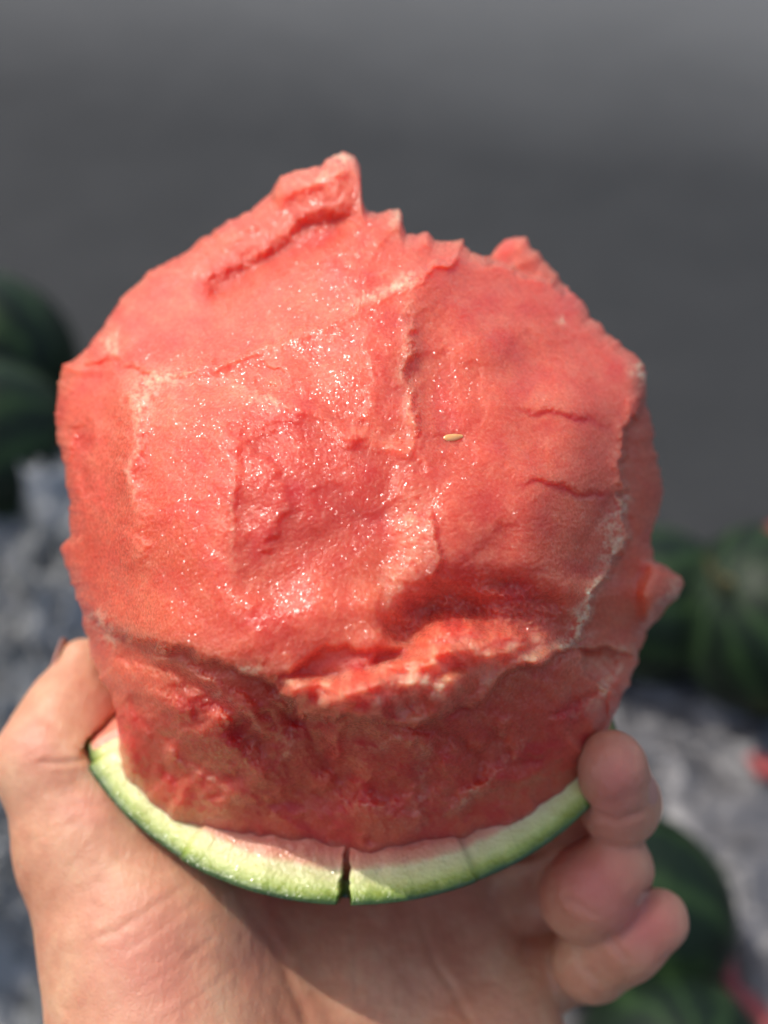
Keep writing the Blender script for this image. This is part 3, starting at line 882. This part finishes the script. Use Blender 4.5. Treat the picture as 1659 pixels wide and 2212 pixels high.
# creases and folds of the palm side
hx, hy = CXP - F_PX * Vh[:, 0] / Vh[:, 2], CYP + F_PX * Vh[:, 1] / Vh[:, 2]
vis = smoothstep((N[:, 2] + 0.05) / 0.4)
disp = np.zeros(len(Vh))
def pdist(pts):
    best = np.full(len(Vh), 1e9); run = np.zeros(len(Vh))
    Q = np.array(pts, float)
    tot = len(Q) - 1
    for i in range(tot):
        a, b = Q[i], Q[i + 1]
        L = np.hypot(*(b - a)); u = (b - a) / L
        s = np.clip((hx - a[0]) * u[0] + (hy - a[1]) * u[1], 0, L)
        d = np.hypot(hx - a[0] - s * u[0], hy - a[1] - s * u[1])
        m = d < best
        best[m] = d[m]; run[m] = ((i + s / L) / tot)[m]
    return best, run
CREASES = [([(75, 1646), (130, 1648), (195, 1642)], -1.0, 7), ([(260, 1655), (190, 1646)], -0.7, 6), ([(300, 1760), (215, 1740), (130, 1735)], -0.35, 10),
           ([(420, 1900), (330, 1960), (250, 2010), (180, 2040)], -0.55, 9), ([(440, 1935), (360, 2000), (270, 2060)], -0.35, 8), ([(480, 2010), (380, 2090), (280, 2150)], -0.35, 8),
           ([(400, 1860), (320, 1900), (240, 1930)], -0.3, 8), ([(520, 2080), (420, 2160), (340, 2212)], -0.3, 7),
           ([(500, 1900), (600, 2050), (640, 2150), (680, 2240)], -1.2, 12), ([(900, 1960), (930, 2060), (985, 2150), (1030, 2240)], -1.1, 9), ([(760, 1960), (770, 2090), (780, 2230)], -0.4, 8),
           ([(1070, 1930), (1100, 2000), (1090, 2060)], -0.6, 8), ([(1130, 2150), (1160, 2090)], -0.5, 8), ([(1010, 2120), (1080, 2120)], -0.3, 8),
           ([(1190, 1890), (1200, 1960), (1240, 2005)], -0.8, 8), ([(1245, 2040), (1260, 2090), (1300, 2125)], -0.8, 8),
           ([(1262, 1752), (1330, 1772), (1405, 1750)], -1.1, 8), ([(1205, 1930), (1250, 1955), (1300, 1985)], -1.0, 9), ([(1310, 2010), (1335, 2050), (1370, 2085)], -1.2, 8)]
for pts, a, w in CREASES:
    d, run = pdist(pts)
    tp = smoothstep(run / 0.15) * smoothstep((1 - run) / 0.2)
    disp += 0.27 * vis * tp * (a * np.exp(-(d / w) ** 2) - 0.35 * a * np.exp(-((d - 2.2 * w) / (1.3 * w)) ** 2))
disp += 0.22 * vnoise(Vh, 0.16) + 0.10 * vnoise(Vh, 0.5, 9.0)
Vh = Vh + N * disp[:, None]
flush = np.zeros(len(Vh))
for x, y, rx, ry, w in ((330, 2080, 150, 160, 0.45), (240, 1520, 70, 60, 0.45), (60, 1600, 60, 60, 0.4), (1330, 1700, 90, 110, 0.8), (1270, 1900, 90, 90, 0.9), (1400, 2000, 90, 80, 0.9), (200, 1740, 60, 40, 0.25), (560, 2050, 60, 140, 0.3)):
    flush += w * np.exp(-((hx - x) / rx) ** 2 - ((hy - y) / ry) ** 2)
flush = np.clip(flush + 0.12 * vnoise(Vh, 0.12, 3.0), 0, 1)
hand_o = mesh_np('hand', cam2world(Vh), Fh, SKIN, attrs={'flush': flush}, origin=cam2world(P(700, 2200, 245)))
tag(hand_o, 'bare left hand with open palm and curled fingers gripping the peeled watermelon from below', 'hand')
print('hand', len(Vh), time.time() - T0)
def nail(c, along, out, L, Wd, label=None):
    along = np.array(along, float); along /= np.linalg.norm(along)
    out = np.array(out, float); out -= along * (out @ along); out /= np.linalg.norm(out)
    side = np.cross(along, out)
    nu_, nv_ = 18, 14
    pts = []
    for lay in (0, 1):
        for u in np.linspace(-1, 1, nu_):
            for v in np.linspace(-1, 1, nv_):
                k = math.sqrt(max(0.0, 1 - 0.30 * u * u)) if u > 0 else 1.0
                w = v * k
                pts.append(np.array(c) + along * u * L * (1 - 0.22 * v * v * (1 if u > 0 else 0.5)) + side * math.sin(w * 1.05) * Wd + out * (math.cos(w * 1.05) * Wd * 0.9 - Wd * 0.62 - 0.5 * lay - 0.3 * u * u))
    f0 = grid_faces(nu_, nv_)
    f1 = f0[:, ::-1] + nu_ * nv_
    o = mesh_np('nail', cam2world(np.array(pts)), np.concatenate([f0, f1]), NAIL, None, origin=cam2world(c))
    o.parent = hand_o
    o.matrix_parent_inverse.identity()
    o.location = tuple(np.array(o.location) - np.array(hand_o.location))
    return o
def tip_frame(base, tip, r):
    b, t = P(*base), P(*tip)
    a = (t - b) / np.linalg.norm(t - b)
    return b, t, a
for base, tip, r, out, k in (((1340, 1738, 224), (1322, 1654, 216), 7.7, (0.85, 0.10, 0.45), 0.5), ((1285, 1915, 229), (1330, 1872, 226), 8.7, (0.80, 0.05, 0.6), 0.7), ((1350, 2035, 232), (1418, 1988, 230), 7.0, (0.45, -0.1, -0.9), 0.8)):
    b, t, a = tip_frame(base, tip, r)
    out = np.array(out, float); out -= a * (out @ a); out /= np.linalg.norm(out)
    nail(b + (t - b) * k + out * (r - 1.45), a - out * 0.13, out, 4.8, 5.0)
b, t, a = tip_frame((142, 1550, 240), (180, 1435, 247), 9.0)
nail(b + (t - b) * 0.85 + np.array([-0.93, 0.15, -0.4]) * 4.7, a, (-0.93, 0.15, -0.4), 6.5, 6.4)

# ------------------------------------------------------------------ melons lying on the ground
GREEN = m_melon()
STEM = m_plain('dry_stem', (0.15, 0.12, 0.04), 0.8)
def make_melon(loc, rx, rz, tilt, spin, label, seed, stem_len=0.035):
    root = empty('watermelon', (loc[0], loc[1], 0.012))
    tag(root, label, 'watermelon', 'whole green watermelons lying on the ground')
    n, m = 96, 56
    th, ph = np.linspace(0, 2 * np.pi, n, endpoint=False), np.linspace(0.0005, np.pi - 0.0005, m)
    a, b = np.meshgrid(th, ph, indexing='ij')
    Pn = np.stack([np.cos(a) * np.sin(b), np.sin(a) * np.sin(b), np.cos(b)], -1)
    lump = 1 + 0.015 * vnoise(Pn, 1.6, seed) - 0.03 * np.exp(-(b / 0.22) ** 2)
    X = Pn * lump[..., None] * np.array([rx, rx, rz])
    wob = 0.9 * vnoise(Pn, 5.0, seed + 3) + 0.5 * vnoise(Pn, 12.0, seed + 5)
    stripe = 0.5 + 0.5 * np.sin(a * 10 + wob * 1.3)
    ct, st_ = math.cos(tilt), math.sin(tilt)
    Rx = np.array([[1, 0, 0], [0, ct, -st_], [0, st_, ct]])
    cz, sz_ = math.cos(spin), math.sin(spin)
    Rz = np.array([[cz, -sz_, 0], [sz_, cz, 0], [0, 0, 1]])
    Rm = Rz @ Rx
    X = X @ Rm.T
    up = -X[..., 2].min()
    c = np.array([loc[0], loc[1], up + 0.012])
    mesh_np('rind', X.reshape(-1, 3) + c, grid_faces(n, m, True)[:, ::-1], GREEN, root, attrs={'stripe': stripe.ravel()}, origin=c)
    # curled stem
    k, q = 14, 8
    sv = []
    for i in range(k):
        t = i / (k - 1)
        ctr = np.array([0.012 * math.sin(t * 2.6), 0.010 * t * t, rz * 0.955 + stem_len * t])
        rad_ = 0.0062 * (1 - 0.55 * t) + 0.002 * math.exp(-t * 14)
        for j in range(q):
            an_ = 2 * math.pi * j / q
            sv.append(ctr + rad_ * np.array([math.cos(an_), math.sin(an_), 0]))
    sv = np.array(sv) @ Rm.T + c
    fs = [[i * q + j, i * q + (j + 1) % q, (i + 1) * q + (j + 1) % q, (i + 1) * q + j] for i in range(k - 1) for j in range(q)]
    mesh_np('stem', sv, fs, STEM, root, origin=c)
    return root
def gm(x, y, zc):
    return ground(x, y, zc)
H2 = math.pi / 2
make_melon(gm(-10, 792, 0.085), 0.086, 0.092, 1.35, -2.2, 'dark green watermelon at the left edge, topmost and farthest of its pile', 1)
make_melon(gm(-30, 1000, 0.08), 0.086, 0.092, 1.4, 1.9, 'dark green watermelon at the left edge in front of another, above the plastic sheet', 2)
make_melon(gm(1400, 1335, 0.06), 0.066, 0.072, 1.3, -1.3, 'dark green watermelon half hidden behind the torn flesh flap on the right', 3)
make_melon(gm(1655, 1375, 0.075), 0.080, 0.086, 0.75, -1.35, 'watermelon with a dry curled stem at the right edge', 4, 0.05)
make_melon(gm(1345, 1985, 0.065), 0.068, 0.074, 1.4, -1.9, 'striped watermelon behind the little finger at the bottom right', 5)
make_melon(gm(1440, 2350, 0.06), 0.062, 0.066, 0.25, 0.2, 'watermelon with a yellowish stem at the bottom edge under the hand', 6)

# ------------------------------------------------------------------ crumpled sheets
def sheet(name, corners, nxy, amp, base, mat, label, cat, seed, jagamp=0.02):
    A, B, C, D = [np.array(ground(*c)) for c in corners]       # far left, far right, near right, near left (picture places on the ground)
    u, v = np.meshgrid(np.linspace(0, 1, nxy), np.linspace(0, 1, nxy), indexing='ij')
    q = ((1 - u) * (1 - v))[..., None] * A + (u * (1 - v))[..., None] * B + (u * v)[..., None] * C + ((1 - u) * v)[..., None] * D
    n = 0
    for s, w in ((9, 0.8), (19, 0.7), (38, 0.5), (80, 0.22)):
        n = n + w * (1 - 2 * np.abs(vnoise(q * np.array([1, 1, 0]), s, seed + s)))
    q[..., 2] = base + amp * np.maximum(n + 0.6, 0) * 0.6
    ed = np.minimum(np.minimum(u, 1 - u), np.minimum(v, 1 - v))
    q[..., 2] = base + (q[..., 2] - base) * smoothstep(ed / 0.06) 
    q[..., 0] += jagamp * vnoise(q, 9, seed + 1); q[..., 1] += jagamp * vnoise(q, 9, seed + 2)
    o = mesh_np(name, q.reshape(-1, 3), grid_faces(nxy, nxy)[:, ::-1], mat, origin=q.reshape(-1, 3).mean(0) * np.array([1, 1, 0]) + np.array([0, 0, base]))
    tag(o, label, cat)
    return o
TARP = m_tarp('grey_tarp', (0.045, 0.045, 0.048), (0.18, 0.178, 0.184), 0.0, 0.35)
CLEAR = m_tarp('clear_plastic', (0.10, 0.112, 0.108), (0.42, 0.43, 0.44), 0.25, 0.22)
sheet('ground_sheet', [(-700, 1250), (2300, 1250), (2300, 2500), (-700, 2500)], 260, 0.018, 0.004, TARP, 'grey crumpled ground sheet under the melons on the right', 'ground sheet', 3)
sheet('plastic_sheet', [(-300, 1170), (330, 1110), (420, 2500), (-300, 2500)], 220, 0.085, 0.016, CLEAR, 'bluish clear plastic sheet crumpled behind the thumb on the left', 'plastic sheet', 8)

# ------------------------------------------------------------------ red plastic ribbons
RED = m_plain('red_plastic', (0.34, 0.06, 0.06), 0.5)
def ribbon(pts, wdt, label):
    Q = np.array([ground(x, y, z) for x, y, z in pts])
    t = np.linspace(0, len(Q) - 1, 40)
    c = np.stack([np.interp(t, np.arange(len(Q)), Q[:, i]) for i in range(3)], -1)
    ker2 = np.ones(5) / 5
    c2 = c.copy()
    for i in range(3):
        c2[2:-2, i] = np.convolve(c[:, i], ker2, 'valid')
    d = np.gradient(c2, axis=0); d /= np.linalg.norm(d, axis=1)[:, None]
    sd_ = np.cross(d, [0, 0, 1.0]); sd_ /= np.linalg.norm(sd_, axis=1)[:, None]
    tw = 0.5 * np.sin(np.linspace(0, 7, 40))[:, None]
    sd_ = sd_ * np.cos(tw) + np.array([0, 0, 1.0]) * np.sin(tw)
    upn = np.cross(sd_, d)
    rows_ = [c2 + sd_ * wdt * s + upn * h for s, h in ((-1, 0), (0, 0.0015), (1, 0), (0, -0.0006))]
    Vr = np.stack(rows_, 1).reshape(-1, 3)
    f = [[i * 4 + j, i * 4 + (j + 1) % 4, (i + 1) * 4 + (j + 1) % 4, (i + 1) * 4 + j] for i in range(39) for j in range(4)]
    o = mesh_np('plastic_ribbon', Vr, f, RED, origin=Vr.mean(0))
    tag(o, label, 'ribbon', 'red plastic ribbons among the melons')
    return o
ribbon([(1535, 1205, 0.13), (1600, 1185, 0.15), (1680, 1160, 0.17), (1760, 1150, 0.17)], 0.014, 'dark red plastic ribbon above the stem of the right edge watermelon')
ribbon([(1625, 1630, 0.03), (1650, 1660, 0.03), (1700, 1670, 0.03)], 0.010, 'small red plastic scrap on the grey sheet at the right edge')
ribbon([(1560, 2070, 0.03), (1590, 2140, 0.035), (1630, 2190, 0.03), (1690, 2260, 0.03)], 0.009, 'pale red plastic ribbon at the bottom right corner')
print('done', time.time() - T0)
